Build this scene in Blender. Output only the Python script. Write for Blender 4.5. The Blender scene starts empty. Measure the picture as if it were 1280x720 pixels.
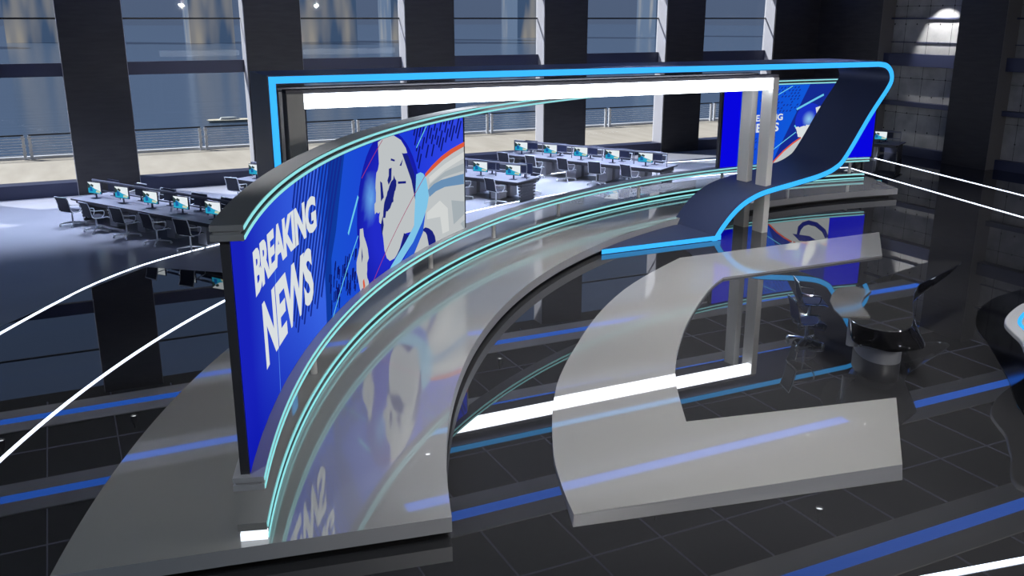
import bpy, bmesh, math, random
from mathutils import Vector, Matrix
random.seed(4)
PI = math.pi
sc = bpy.context.scene
COL = sc.collection

# ------------------------------------------------------------------ helpers
def lin(c):
    def f(v):
        v /= 255.0
        return v / 12.92 if v <= 0.04045 else ((v + 0.055) / 1.055) ** 2.4
    return tuple(f(v) for v in c)

def pbr(name, col, rough=0.5, metal=0.0, ior=1.5, emit=None, estr=1.0, noise=None, bump=None, coat=0):
    m = bpy.data.materials.new(name); m.use_nodes = True
    nt = m.node_tree; b = nt.nodes['Principled BSDF']
    b.inputs['Base Color'].default_value = (*col, 1)
    b.inputs['Roughness'].default_value = rough
    b.inputs['Metallic'].default_value = metal
    b.inputs['IOR'].default_value = ior
    b.inputs['Coat Weight'].default_value = coat
    if emit:
        b.inputs['Emission Color'].default_value = (*emit, 1)
        b.inputs['Emission Strength'].default_value = estr
    if noise:                                   # (scale xyz, second colour, detail)
        tc = nt.nodes.new('ShaderNodeTexCoord'); mp = nt.nodes.new('ShaderNodeMapping')
        mp.inputs['Scale'].default_value = noise[0]
        nz = nt.nodes.new('ShaderNodeTexNoise'); nz.inputs['Scale'].default_value = 1.0
        nz.inputs['Detail'].default_value = noise[2]
        rp = nt.nodes.new('ShaderNodeValToRGB')
        rp.color_ramp.elements[0].color = (*col, 1); rp.color_ramp.elements[1].color = (*noise[1], 1)
        rp.color_ramp.elements[0].position = 0.35; rp.color_ramp.elements[1].position = 0.68
        nt.links.new(tc.outputs['Object'], mp.inputs['Vector'])
        nt.links.new(mp.outputs[0], nz.inputs['Vector']); nt.links.new(nz.outputs['Fac'], rp.inputs[0])
        nt.links.new(rp.outputs[0], b.inputs['Base Color'])
        if bump:
            bp = nt.nodes.new('ShaderNodeBump'); bp.inputs['Strength'].default_value = bump
            bp.inputs['Distance'].default_value = 0.03
            nt.links.new(nz.outputs['Fac'], bp.inputs['Height']); nt.links.new(bp.outputs[0], b.inputs['Normal'])
    return m

def glow(name, col, s):
    m = bpy.data.materials.new(name); m.use_nodes = True
    nt = m.node_tree; nt.nodes.clear()
    o = nt.nodes.new('ShaderNodeOutputMaterial'); e = nt.nodes.new('ShaderNodeEmission')
    e.inputs[0].default_value = (*col, 1); e.inputs[1].default_value = s
    nt.links.new(e.outputs[0], o.inputs[0])
    return m

def glow_attr(name, s):
    m = glow(name, (1, 1, 1), s); nt = m.node_tree
    a = nt.nodes.new('ShaderNodeAttribute'); a.attribute_name = 'Col'
    e = [n for n in nt.nodes if n.type == 'EMISSION'][0]
    nt.links.new(a.outputs['Color'], e.inputs[0])
    return m

class MB:
    """collects shapes, then links them as one mesh object"""
    def __init__(s): s.v = []; s.f = []; s.m = []; s.c = []
    def add(s, vs, fs, mi=0):
        o = len(s.v); s.v += [tuple(p) for p in vs]
        for f in fs: s.f.append([i + o for i in f]); s.m.append(mi)
    def box(s, x0, x1, y0, y1, z0, z1, mi=0):
        vs = [(x, y, z) for z in (z0, z1) for x, y in ((x0, y0), (x1, y0), (x1, y1), (x0, y1))]
        s.add(vs, [(3, 2, 1, 0), (4, 5, 6, 7), (0, 1, 5, 4), (1, 2, 6, 5), (2, 3, 7, 6), (3, 0, 4, 7)], mi)
    def obox(s, c, ax, ay, az, mi=0):
        c, ax, ay, az = map(Vector, (c, ax, ay, az))
        vs = [c + ax * i + ay * j + az * k for k in (-1, 1) for i, j in ((-1, -1), (1, -1), (1, 1), (-1, 1))]
        s.add(vs, [(3, 2, 1, 0), (4, 5, 6, 7), (0, 1, 5, 4), (1, 2, 6, 5), (2, 3, 7, 6), (3, 0, 4, 7)], mi)
    def prism(s, poly, z0, z1, mi=0, mside=None):
        n = len(poly); ms = mi if mside is None else mside
        s.add([(x, y, z0) for x, y in poly] + [(x, y, z1) for x, y in poly], [], mi)
        o = len(s.v) - 2 * n
        s.f.append([o + i for i in range(n)][::-1]); s.m.append(ms)
        s.f.append([o + n + i for i in range(n)]); s.m.append(mi)
        for i in range(n):
            j = (i + 1) % n
            s.f.append([o + i, o + j, o + n + j, o + n + i]); s.m.append(ms)
    def loft(s, rings, mi=0, closed=True, caps=True):
        n = len(rings[0]); o = len(s.v)
        for r in rings: s.v += [tuple(p) for p in r]
        for k in range(len(rings) - 1):
            for i in range(n if closed else n - 1):
                j = (i + 1) % n
                s.f.append([o + k * n + i, o + k * n + j, o + (k + 1) * n + j, o + (k + 1) * n + i]); s.m.append(mi)
        if caps:
            s.f.append([o + i for i in range(n)][::-1]); s.m.append(mi)
            s.f.append([o + (len(rings) - 1) * n + i for i in range(n)]); s.m.append(mi)
    def tube(s, pts, r, n=8, mi=0, caps=True):
        pts = [Vector(p) for p in pts]; rings = []; up = None
        for i, p in enumerate(pts):
            a = pts[max(i - 1, 0)]; b = pts[min(i + 1, len(pts) - 1)]
            d = (b - a).normalized()
            if up is None:
                up = Vector((0, 0, 1)) if abs(d.z) < 0.9 else Vector((1, 0, 0))
            u = d.cross(up).normalized(); w = u.cross(d).normalized(); up = w
            rr = r[i] if isinstance(r, (list, tuple)) else r
            rings.append([p + (u * math.cos(2 * PI * k / n) + w * math.sin(2 * PI * k / n)) * rr for k in range(n)])
        s.loft(rings, mi, True, caps)
    def cyl(s, x, y, z0, z1, r0, r1=None, n=20, mi=0):
        r1 = r0 if r1 is None else r1
        s.loft([[(x + math.cos(2 * PI * k / n) * r, y + math.sin(2 * PI * k / n) * r, z) for k in range(n)]
                for z, r in ((z0, r0), (z1, r1))], mi)
    def build(s, name, mats, parent=None, smooth=35, bevel=0):
        me = bpy.data.meshes.new(name); me.from_pydata(s.v, [], s.f)
        if not isinstance(mats, (list, tuple)): mats = [mats]
        for m in mats: me.materials.append(m)
        me.polygons.foreach_set('material_index', s.m)
        bm = bmesh.new(); bm.from_mesh(me); bmesh.ops.recalc_face_normals(bm, faces=bm.faces); bm.to_mesh(me); bm.free()
        if smooth:
            me.shade_smooth(); me.set_sharp_from_angle(angle=math.radians(smooth))
        me.update()
        ob = bpy.data.objects.new(name, me); COL.objects.link(ob)
        if parent: ob.parent = parent
        if bevel:
            b = ob.modifiers.new('edge', 'BEVEL'); b.width = bevel; b.segments = 2; b.limit_method = 'ANGLE'
        return ob

def tag(o, label=None, cat=None, group=None, kind=None):
    if label: o['label'] = label
    if cat: o['category'] = cat
    if group: o['group'] = group
    if kind: o['kind'] = kind
    return o
def thing(name, label, cat, loc=(0, 0, 0), rz=0, group=None):
    o = bpy.data.objects.new(name, None); COL.objects.link(o)
    o.location = loc; o.rotation_euler = (0, 0, rz); o.empty_display_size = 0.2
    return tag(o, label, cat, group)
def struct(name, mb, mats, parent=None, **k):
    o = mb.build(name, mats, parent, **k)
    if parent is None: o['kind'] = 'structure'
    return o
def dup(root, loc, rz, label, group=None):
    r = root.copy(); COL.objects.link(r); r.location = loc; r.rotation_euler = (0, 0, rz); r['label'] = label
    if group: r['group'] = group
    for ch in list(root.children):
        c = ch.copy(); COL.objects.link(c); c.parent = r
        for g in list(ch.children):
            d = g.copy(); COL.objects.link(d); d.parent = c
    return r

CX, CY = 22.7, 3.22                               # the whole set is drawn round this centre
def pol(r, ph): return (CX - r * math.cos(ph), CY + r * math.sin(ph))
def arc(r, a, b, n): return [pol(r, a + (b - a) * i / n) for i in range(n + 1)]
def ring(mb, r0, r1, z0, z1, a, b, n=90, mi=0):
    A = arc(r0, a, b, n); B = arc(r1, a, b, n)
    mb.loft([[(*A[i], z0), (*B[i], z0), (*B[i], z1), (*A[i], z1)] for i in range(n + 1)], mi)
def catmull(P, k=6):
    out = []
    for i in range(len(P) - 1):
        p0 = Vector(P[max(i - 1, 0)]); p1 = Vector(P[i]); p2 = Vector(P[i + 1]); p3 = Vector(P[min(i + 2, len(P) - 1)])
        for j in range(k):
            t = j / k
            out.append(tuple(0.5 * (2 * p1 + (p2 - p0) * t + (2 * p0 - 5 * p1 + 4 * p2 - p3) * t * t + (3 * p1 - p0 - 3 * p2 + p3) * t ** 3)))
    out.append(tuple(P[-1])); return out

# ------------------------------------------------------------------ materials
M = {}
M['floor'] = pbr('black gloss floor', (.020, .020, .022), .010, ior=2.0, noise=((.35, .35, 1), (.025, .025, .027), 3))
M['newsfloor'] = pbr('newsroom floor painted bright', (.35, .355, .40), .22, ior=1.5, noise=((.4, .4, 1), (.38, .385, .43), 3))
M['pillar'] = pbr('dark brushed cladding', (.011, .010, .012), .55, noise=((1.2, 1.2, 9), (.022, .020, .022), 5), bump=.25)
M['frame'] = pbr('dark blue grey metal', (.022, .027, .062), .45)
M['black'] = pbr('black', (.008, .008, .01), .4)
M['ceil'] = pbr('ceiling black', (.012, .012, .013), .8)
M['flank'] = pbr('ceiling grey panel', (.6, .58, .56), .7)
M['plat'] = pbr('pale gloss acrylic', (.225, .222, .216), .006, ior=2.35, noise=((.3, .3, 1), (.24, .237, .231), 2))
M['platside'] = pbr('grey lacquer', (.27, .27, .285), .4)
M['skirt'] = pbr('grey sloped skirt', (.06, .06, .066), .5)
M['plinth'] = pbr('plinth charcoal', (.10, .10, .105), .4)
M['wallgrey'] = pbr('video wall charcoal', (.12, .12, .124), .3)
M['topgrey'] = pbr('rail charcoal', (.16, .16, .165), .6)
M['railgrey'] = pbr('rail gloss grey', (.30, .30, .315), .3)
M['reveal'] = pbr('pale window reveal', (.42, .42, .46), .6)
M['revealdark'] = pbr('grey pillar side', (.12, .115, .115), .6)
M['wallback'] = pbr('video wall shell', (.03, .03, .036), .35)
M['navy'] = pbr('navy satin', (.026, .034, .078), .42)
M['colgrey'] = pbr('column grey', (.44, .43, .415), .5, noise=((3, 3, .6), (.48, .47, .455), 4))
M['colgreydark'] = pbr('portal beam grey', (.10, .10, .12), .5)
M['chrome'] = pbr('chrome', (.80, .83, .88), .3, metal=.2)
M['steel'] = pbr('railing steel', (.62, .64, .68), .45)
M['mirror'] = pbr('polished chrome', (.6, .63, .68), .15, metal=1)
M['mesh'] = pbr('dark mesh fabric', (.008, .010, .024), .7)
M['deskw'] = pbr('desk top pale', (.27, .275, .32), .4)
M['deskd'] = pbr('desk dark edge', (.05, .05, .06), .45)
M['monitor'] = pbr('monitor shell', (.018, .024, .06), .5)
M['railtube'] = pbr('desk rail grey', (.14, .145, .18), .4)
M['deck'] = pbr('terrace decking', (.32, .285, .23), .75, noise=((1.1, .25, 1), (.40, .36, .30), 6))
M['glossblack'] = pbr('desk gloss black', (.008, .008, .010), .02, ior=2.3, coat=.6)
M['deskglass'] = pbr('desk smoked top', (.022, .022, .023), .02, ior=2.0)
M['pad'] = pbr('pale desk leaf', (.10, .098, .095), .06, ior=1.7)
M['deskbase'] = pbr('desk base grey', (.17, .175, .20), .35)
M['seatblue'] = pbr('glossy navy leather', (.006, .008, .028), .38)
M['tablegrey'] = pbr('table grey lacquer', (.30, .30, .31), .25)
M['cyan'] = glow('cyan edge light', (.05, .53, 1.25), 1.0)
M['aqua'] = glow('aqua led', lin((150, 232, 236)), .95)
M['ledwhite'] = glow('white led', (.86, .92, 1), 9)
M['endled'] = glow('step end led', (.85, .92, 1), 1.3)
M['floorled'] = glow('floor led', (.72, .82, 1), 5)
M['ledblue'] = glow('blue ceiling led', (.05, .30, 1.55), 1.0)
M['gridglow'] = glow('ceiling grid painted glow', (.35, .38, .60), .24)  # lit metal bars, not lamps: their brightness is painted in as glow
M['lens'] = glow('lamp lens', (.9, .95, 1), 6)
M['white_g'] = glow('screen white', lin((222, 228, 230)), .95)
M['grey_g'] = glow('screen pale grey', lin((196, 201, 203)), .92)
M['swirl_g'] = glow('screen swirl grey', lin((214, 217, 216)), .95)
M['swirl2_g'] = glow('screen swirl shade', lin((172, 182, 188)), .9)
M['bg_g'] = glow('screen blue grey', lin((110, 150, 190)), .9)
M['navy_g'] = glow('screen navy', lin((28, 36, 130)), .9)
M['stripe_g'] = glow('screen dark blue stripe', lin((22, 45, 150)), .9)
M['band_g'] = glow('screen dark band', lin((16, 60, 165)), .9)
M['mid_g'] = glow('screen mid blue', lin((30, 88, 214)), .95)
M['dash_g'] = glow('screen deep dash', lin((14, 24, 110)), .9)
M['deep_g'] = glow('screen deep blue', lin((40, 58, 225)), .95)
M['pure_g'] = glow('screen plain blue', lin((8, 6, 222)), 1.0)
M['line_g'] = glow('screen light line', lin((110, 205, 240)), .95)
M['cyanl_g'] = glow('screen cyan ribbon', lin((130, 200, 236)), .95)
M['rshade_g'] = glow('screen ribbon shade', lin((42, 90, 210)), .95)
M['red_g'] = glow('screen red line', lin((170, 60, 110)), .9)
M['orange_g'] = glow('screen orange', lin((222, 92, 62)), .95)
M['vline_g'] = glow('screen faint line', lin((80, 130, 235)), .95)
M['attr_g'] = glow_attr('screen gradient', .95)
M['mon_w'] = glow('monitor white', lin((228, 236, 240)), 1)
M['mon_t'] = glow('monitor teal', lin((40, 160, 195)), 1)
M['mon_b'] = glow('monitor blue', lin((25, 95, 160)), 1)
M['mon_y'] = glow('monitor yellow', lin((190, 200, 170)), 1)
M['mon_k'] = glow('monitor dark hill', lin((50, 70, 70)), .9)

# concrete with tie holes and panel joints
m = pbr('concrete panels', (.20, .20, .20), .75, noise=((1.5, 1.5, 1.5), (.30, .295, .29), 8), bump=.3); M['concrete'] = m
nt = m.node_tree; N = nt.nodes; L = nt.links
b = N['Principled BSDF']; rp = [n for n in N if n.type == 'VALTORGB'][0]
tc = [n for n in N if n.type == 'TEX_COORD'][0]
sx = N.new('ShaderNodeSeparateXYZ'); L.new(tc.outputs['Object'], sx.inputs[0])
def mth(op, a, bb=None, c=None):
    n = N.new('ShaderNodeMath'); n.operation = op
    for i, v in enumerate((a, bb, c)):
        if v is None: continue
        if isinstance(v, (int, float)): n.inputs[i].default_value = v
        else: L.new(v, n.inputs[i])
    return n.outputs[0]
def cellc(o, per, off): return mth('SUBTRACT', mth('FRACT', mth('DIVIDE', mth('ADD', o, off), per)), .5)
hy = mth('MULTIPLY', cellc(sx.outputs['Y'], .62, .0), .62); hz = mth('MULTIPLY', cellc(sx.outputs['Z'], .78, .1), .78)
hole = mth('LESS_THAN', mth('ADD', mth('MULTIPLY', hy, hy), mth('MULTIPLY', hz, hz)), .0014)
jy = mth('LESS_THAN', mth('ABSOLUTE', mth('MULTIPLY', cellc(sx.outputs['Y'], 1.24, .31), 1.24)), .010)
jz = mth('LESS_THAN', mth('ABSOLUTE', mth('MULTIPLY', cellc(sx.outputs['Z'], 1.56, .5), 1.56)), .008)
msk = mth('MAXIMUM', hole, mth('MAXIMUM', jy, jz))
mx = N.new('ShaderNodeMix'); mx.data_type = 'RGBA'
L.new(msk, mx.inputs[0]); L.new(rp.outputs[0], mx.inputs[6]); mx.inputs[7].default_value = (.02, .02, .02, 1)
L.new(mx.outputs[2], b.inputs['Base Color'])

# window glass: clear, slightly tinted, reflecting at grazing angles
m = bpy.data.materials.new('window glass'); m.use_nodes = True; nt = m.node_tree; nt.nodes.clear()
o = nt.nodes.new('ShaderNodeOutputMaterial'); tr = nt.nodes.new('ShaderNodeBsdfTransparent'); gl = nt.nodes.new('ShaderNodeBsdfGlossy')
tr.inputs[0].default_value = (.82, .88, .95, 1); gl.inputs['Roughness'].default_value = .02
fr = nt.nodes.new('ShaderNodeFresnel'); fr.inputs[0].default_value = 1.22
mi = nt.nodes.new('ShaderNodeMixShader')
nt.links.new(fr.outputs[0], mi.inputs[0]); nt.links.new(tr.outputs[0], mi.inputs[1]); nt.links.new(gl.outputs[0], mi.inputs[2])
nt.links.new(mi.outputs[0], o.inputs[0]); M['glass'] = m

# sea: dark blue water with long ripples
m = pbr('bay water', (.055, .085, .135), .16, ior=1.33); M['sea'] = m
nt = m.node_tree; b = nt.nodes['Principled BSDF']
tc = nt.nodes.new('ShaderNodeTexCoord'); mp = nt.nodes.new('ShaderNodeMapping'); mp.inputs['Scale'].default_value = (.08, .5, 1)
nz = nt.nodes.new('ShaderNodeTexNoise'); nz.inputs['Scale'].default_value = 1; nz.inputs['Detail'].default_value = 4
bp = nt.nodes.new('ShaderNodeBump'); bp.inputs['Strength'].default_value = .25; bp.inputs['Distance'].default_value = .3
nt.links.new(tc.outputs['Object'], mp.inputs[0]); nt.links.new(mp.outputs[0], nz.inputs['Vector'])
nt.links.new(nz.outputs['Fac'], bp.inputs['Height']); nt.links.new(bp.outputs[0], b.inputs['Normal'])

# tower facade: pale blue mass with scattered warm lit windows
m = bpy.data.materials.new('tower facade'); m.use_nodes = True; M['tower'] = m
nt = m.node_tree; b = nt.nodes['Principled BSDF']
tc = nt.nodes.new('ShaderNodeTexCoord'); mp = nt.nodes.new('ShaderNodeMapping'); mp.inputs['Scale'].default_value = (.12, .12, .02)
vo = nt.nodes.new('ShaderNodeTexNoise')
vo.inputs['Scale'].default_value = 1
rp = nt.nodes.new('ShaderNodeValToRGB'); 
rp.color_ramp.elements[0].color = (.06, .10, .17, 1); rp.color_ramp.elements[1].color = (.55, .46, .33, 1); rp.color_ramp.elements[0].position = .48; rp.color_ramp.elements[1].position = .72
nt.links.new(tc.outputs['Object'], mp.inputs[0]); nt.links.new(mp.outputs[0], vo.inputs['Vector'])
nt.links.new(vo.outputs['Color'], rp.inputs[0]); nt.links.new(rp.outputs[0], b.inputs['Emission Color'])
b.inputs['Emission Strength'].default_value = .8; b.inputs['Base Color'].default_value = (.05, .07, .1, 1)

# ------------------------------------------------------------------ the room
WY = 35.7; RX = 34.0; CZ = 7.5
S2R, S1R = 26.3, 29.85
mb = MB(); mb.box(-14, 36, -7, 36.5, -.2, 0); struct('floor', mb, M['floor'], smooth=0)
# newsroom floor outside the light rings, its strong light painted in as pale colour
rim = [pol(S1R, .56 + (.78 - .56) * i / 12) for i in range(13)]
rim2 = [pol(24.36, .80 + (1.80 - .80) * i / 40) for i in range(41)]
mb = MB(); mb.prism([(-13, 19.0)] + [(-3.2, 19.0)] + rim + rim2 + [(29.3, 28.4), (32.6, 31.2), (33.0, 35.66), (-13, 35.66)], .0, .004)
struct('trim_1', mb, M['newsfloor'], smooth=0)
mb = MB(); mb.box(-14, 36, -7, 36.5, CZ, CZ + .2); struct('ceiling', mb, M['ceil'], smooth=0)
mb = MB(); mb.box(-14.2, -14, -7, 36.5, 0, CZ); struct('wall_left', mb, M['pillar'], smooth=0)
mb = MB(); mb.box(-14, 36, -7.2, -7, 0, CZ); struct('wall_front', mb, M['pillar'], smooth=0)
mb = MB(); mb.box(34.8, 35.0, -7, 36.5, 0, CZ); struct('wall_right', mb, M['concrete'], smooth=0)
PX = [.25 + 6.17 * k for k in range(-2, 6)]
for k, x in enumerate(PX):
    mb = MB(); mb.box(x, x + 2.05, WY, 36.5, 0, CZ)
    o = struct('pillar', mb, [M['pillar']], smooth=0)
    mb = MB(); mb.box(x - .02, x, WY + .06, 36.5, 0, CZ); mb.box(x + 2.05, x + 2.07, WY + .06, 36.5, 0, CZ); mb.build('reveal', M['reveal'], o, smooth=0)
mb = MB(); mb.box(33.2, 34.8, 35.9, 36.5, 0, CZ); mb.box(-14, PX[0], 35.9, 36.5, 0, CZ); struct('wall_back', mb, M['pillar'], smooth=0)
for y0, y1 in ((32.0, 35.9), (25.7, 27.85), (19.6, 21.75), (13.5, 15.6), (7.4, 9.5)):
    mb = MB(); mb.box(RX, 34.8, y0, y1, 0, CZ); o = struct('pillar', mb, [M['pillar']], smooth=0)
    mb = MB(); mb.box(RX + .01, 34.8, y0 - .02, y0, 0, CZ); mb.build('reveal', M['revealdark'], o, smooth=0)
n = 0
for y0, y1 in ((27.85, 32.0), (21.75, 25.7), (15.6, 19.6), (9.5, 13.5)):
    n += 1
    mb = MB()
    mb.box(34.35, 34.8, y0, y1, 3.95, 4.48); mb.box(34.5, 34.8, y0, y1, 2.18, 2.38); mb.box(34.6, 34.8, y0, y1, 5.96, 6.03)
    mb.box(34.5, 34.8, y0, y1, 0, .4); mb.box(34.72, 34.8, y0, y1, 4.95, 4.99)
    struct('trim_%d' % (n + 1), mb, M['frame'], smooth=0)
for k in range(len(PX) - 1):
    x0, x1 = PX[k] + 2.05, PX[k + 1]
    w = thing('window_%d' % (k + 1), None, None, ((x0 + x1) / 2, 36.4, 0)); w['kind'] = 'structure'
    h = (x1 - x0) / 2
    mb = MB(); mb.box(-h, h, -.62, .08, 0, .46); mb.build('sill', M['frame'], w, smooth=0)
    mb = MB(); mb.box(-h, h, -.12, .08, 4.07, 4.52); mb.build('transom', M['frame'], w, smooth=0)
    mb = MB(); mb.box(-h, h, -.03, .04, 5.97, 6.03); mb.build('mullion', M['black'], w, smooth=0)
    mb = MB(); mb.add([(-h, .02, .46), (h, .02, .46), (h, .02, CZ), (-h, .02, CZ)], [(0, 1, 2, 3)]); mb.build('pane', M['glass'], w, smooth=0)

# ------------------------------------------------------------------ outside: terrace, railing, bay
mb = MB(); mb.box(-30, 60, 36.5, 46.3, -.3, 0); struct('terrace_floor', mb, M['deck'], smooth=0)
mb = MB(); mb.box(-30, 60, 46.15, 46.4, 0, .12); struct('terrace_kerb', mb, M['steel'], smooth=0)
mb = MB(); mb.add([(-900, 46.4, -4), (900, 46.4, -4), (900, 1500, -4), (-900, 1500, -4)], [(0, 1, 2, 3)]); struct('sea', mb, M['sea'], smooth=0)
RXS = [-8.95 + 7.45 * k for k in range(8)]
for k in range(len(RXS) - 1):
    r = thing('railing', 'cable railing section on the terrace, %s from the left' % ('first second third fourth fifth sixth seventh'.split()[k]), 'railing', (RXS[k], 46.05, 0), 0, 'terrace railing sections')
    L7 = 7.45
    mb = MB(); mb.tube([(.1, 0, 1.07), (L7 - .1, 0, 1.07)], .035, 8); mb.build('handrail', M['black'], r)
    for x in (.13, L7 - .13):
        mb = MB(); mb.box(x - .06, x + .06, -.05, .05, 0, 1.05)
        for z in (.3, .62, .94): mb.box(x - .09, x + .09, -.07, -.05, z - .03, z + .03)
        mb.build('post', M['steel'], r, smooth=0)
    mb = MB()
    for q in range(7): mb.tube([(.13, 0, .2 + q * .12), (L7 - .13, 0, .2 + q * .12)], .012, 6)
    mb.build('cables', M['steel'], r)
bt = thing('motorboat', 'small pale motorboat out on the bay beyond the terrace', 'boat', (15.5, 97.2, -4), -.1); bt.scale = (.72, .8, .34)
mb = MB()
hull = [(-3.4, 0), (-3.0, -.8), (0, -1.1), (2.6, -.8), (3.9, 0), (2.6, .8), (0, 1.1), (-3.0, .8)]
mb.loft([[(x * .86, y * .8, -.2) for x, y in hull], [(x, y, .7) for x, y in hull]]); mb.build('hull', pbr('boat cream', (.62, .56, .42), .5), bt)
mb = MB(); mb.loft([[(x * .4 - .4, y * .6, .7) for x, y in hull], [(x * .3 - .5, y * .5, 1.35) for x, y in hull]]); mb.build('cabin', pbr('boat cabin', (.5, .52, .5), .4), bt)
for k, (x, y, w, h, nm) in enumerate([(-60, 420, 26, 60, 'wide'), (-6, 470, 22, 80, 'slim'), (62, 430, 18, 70, 'square'), (110, 430, 30, 95, 'tallest'), (160, 450, 24, 60, 'plain'), (240, 470, 30, 75, 'broad'), (330, 470, 34, 66, 'far right')]):
    mb = MB(); mb.box(-w / 2, w / 2, -10, 10, -4, h * .8); mb.box(-w / 3, w / 3, -7, 7, h * .8, h)
    o = mb.build('tower', M['tower'], smooth=0); o.location = (x, y, 0)
    tag(o, '%s lit tower across the bay, %s from the left' % (nm, 'first second third fourth fifth sixth seventh'.split()[k]), 'building', 'towers across the bay')

# ------------------------------------------------------------------ ceiling fittings seen in the floor's mirror
mb = MB()
for k in range(-9, 12): mb.box(15.4 + k * 2.14 - .02, 15.4 + k * 2.14 + .02, -6.9, 35.6, CZ - .03, CZ)
for y in (3.0, 7.8, 11.4, 18.2, 25.0, 31.4): mb.box(-13.9, 34.7, y - .015, y + .015, CZ - .03, CZ)
struct('ceiling_grid', mb, M['gridglow'], smooth=0)
for x0, x1, y, lab in ((-13, 34, 34.2, 'blue ceiling light strip nearest the window wall'), (-13, 34, 28.1, 'blue ceiling light strip over the newsroom desks'), (7.2, 33.5, 21.57, 'blue ceiling light strip above the ribbon arch'),
                       (13.0, 33.5, 15.1, 'blue ceiling light strip above the anchor desk')):
    t = thing('ceiling_light_strip', lab, 'ceiling light', (x0, y, CZ), 0, 'blue ceiling light strips')
    mb = MB()
    for s in (-1, 1): mb.box(0, x1 - x0, min(s * .24, s * 1.0), max(s * .24, s * 1.0), -.06, -.03)
    mb.build('tray', M['flank'], t, smooth=0)
    mb = MB(); mb.box(0, x1 - x0, -.22, .22, -.07, -.03); mb.build('diffuser', M['ledblue'], t, smooth=0)

def spot_fixture(x, y, lab):
    t = thing('ceiling_spotlight', lab, 'spotlight', (x, y, CZ), 0, 'ceiling spotlights')
    mb = MB(); mb.cyl(0, 0, -.16, -.03, .03, n=10); mb.build('stem', M['black'], t)
    mb = MB(); mb.loft([[(math.cos(2 * PI * k / 20) * r, math.sin(2 * PI * k / 20) * r, z) for k in range(20)] for z, r in ((-.16, .05), (-.25, .09), (-.5, .13), (-.5, .105), (-.42, .1))], caps=False)
    mb.build('housing', M['black'], t)
    mb = MB(); mb.cyl(0, 0, -.44, -.43, .1); mb.build('lens', M['lens'], t)
    return t
def spot(x, y, z, P, ang, col=(1, 1, 1), aim=None, rad=.1, blend=.7):
    l = bpy.data.lights.new('spot', 'SPOT'); l.energy = P; l.spot_size = math.radians(ang); l.spot_blend = blend
    l.color = col; l.shadow_soft_size = rad
    o = bpy.data.objects.new('spot_lamp', l); COL.objects.link(o); o.location = (x, y, z)
    if aim: o.rotation_euler = (Vector(aim) - Vector((x, y, z))).to_track_quat('-Z', 'Y').to_euler()
    return o
ordn = 'first second third fourth fifth sixth seventh eighth ninth tenth eleventh twelfth thirteenth fourteenth fifteenth sixteenth seventeenth eighteenth'.split()
SETL = [(7.2, 12.0), (11.5, 8.3), (9.6, 16.8), (14.0, 13.2), (13.6, 19.0), (17.6, 16.9), (6.0, 8.0), (20.5, 20.5), (2.2, 14.2), (16.0, 9.5), (25.2, 21.0)]
SETP = [1250, 1250, 1350, 1000, 1500, 900, 900, 700, 500, 420, 1300]
for i, (x, y) in enumerate(SETL):
    spot_fixture(x, y, 'black ceiling spotlight over the presenting set, %s of eleven' % ordn[i])
    spot(x, y, CZ - .56, SETP[i], 95)
NEWL = [(-3.0, 31.6), (1.0, 31.8), (4.4, 30.6), (8.0, 30.8), (11.5, 29.2), (14.6, 31.4), (17.6, 29.6), (20.6, 31.2), (8.6, 23.6), (12.6, 26.0), (17.6, 27.4), (23.0, 27.3)]
for i, (x, y) in enumerate(NEWL):
    spot_fixture(x, y, 'black ceiling spotlight over the newsroom desks, %s from the left' % ordn[i])
    spot(x, y, CZ - .56, [2600, 2600, 2300, 2900, 2900, 3000, 3200, 3000, 2200, 2400, 2400, 1600][i], 84 if i < 8 else 52, (.64, .74, 1), rad=.08)
t = spot_fixture(33.3, 29.2, 'black ceiling spotlight washing the concrete wall')
spot(33.3, 29.2, CZ - .56, 850, 66, aim=(34.8, 29.15, 5.1), blend=.45, rad=.05)
for i, (x, y, P, aim, c) in enumerate([(4.5, -3.0, 2600, (11, 14, .5), (1, .98, .95)), (9.0, -2.0, 2600, (14, 16, .5), (1, .98, .95)), (18, 2, 2200, (19, 20, 1.5), (1, .98, .95)),
                                       (26, 10, 420, (33.5, 27, 2.5), (1, 1, 1)), (-5.0, 6.0, 1500, (0, 12, 0), (.75, .88, 1)), (10.5, 13.5, 1100, (18, 20.8, 2.6), (1, .98, .95))]):  # added fill lamps with no seen source, brightening faces, walls and columns
    spot_fixture(x, y, 'added fill spotlight on the ceiling, aimed across the hall, %s of six' % ordn[i])
    spot(x, y, CZ - .56, P, 80 if i < 5 else 40, c, aim=aim, rad=.15)

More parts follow.
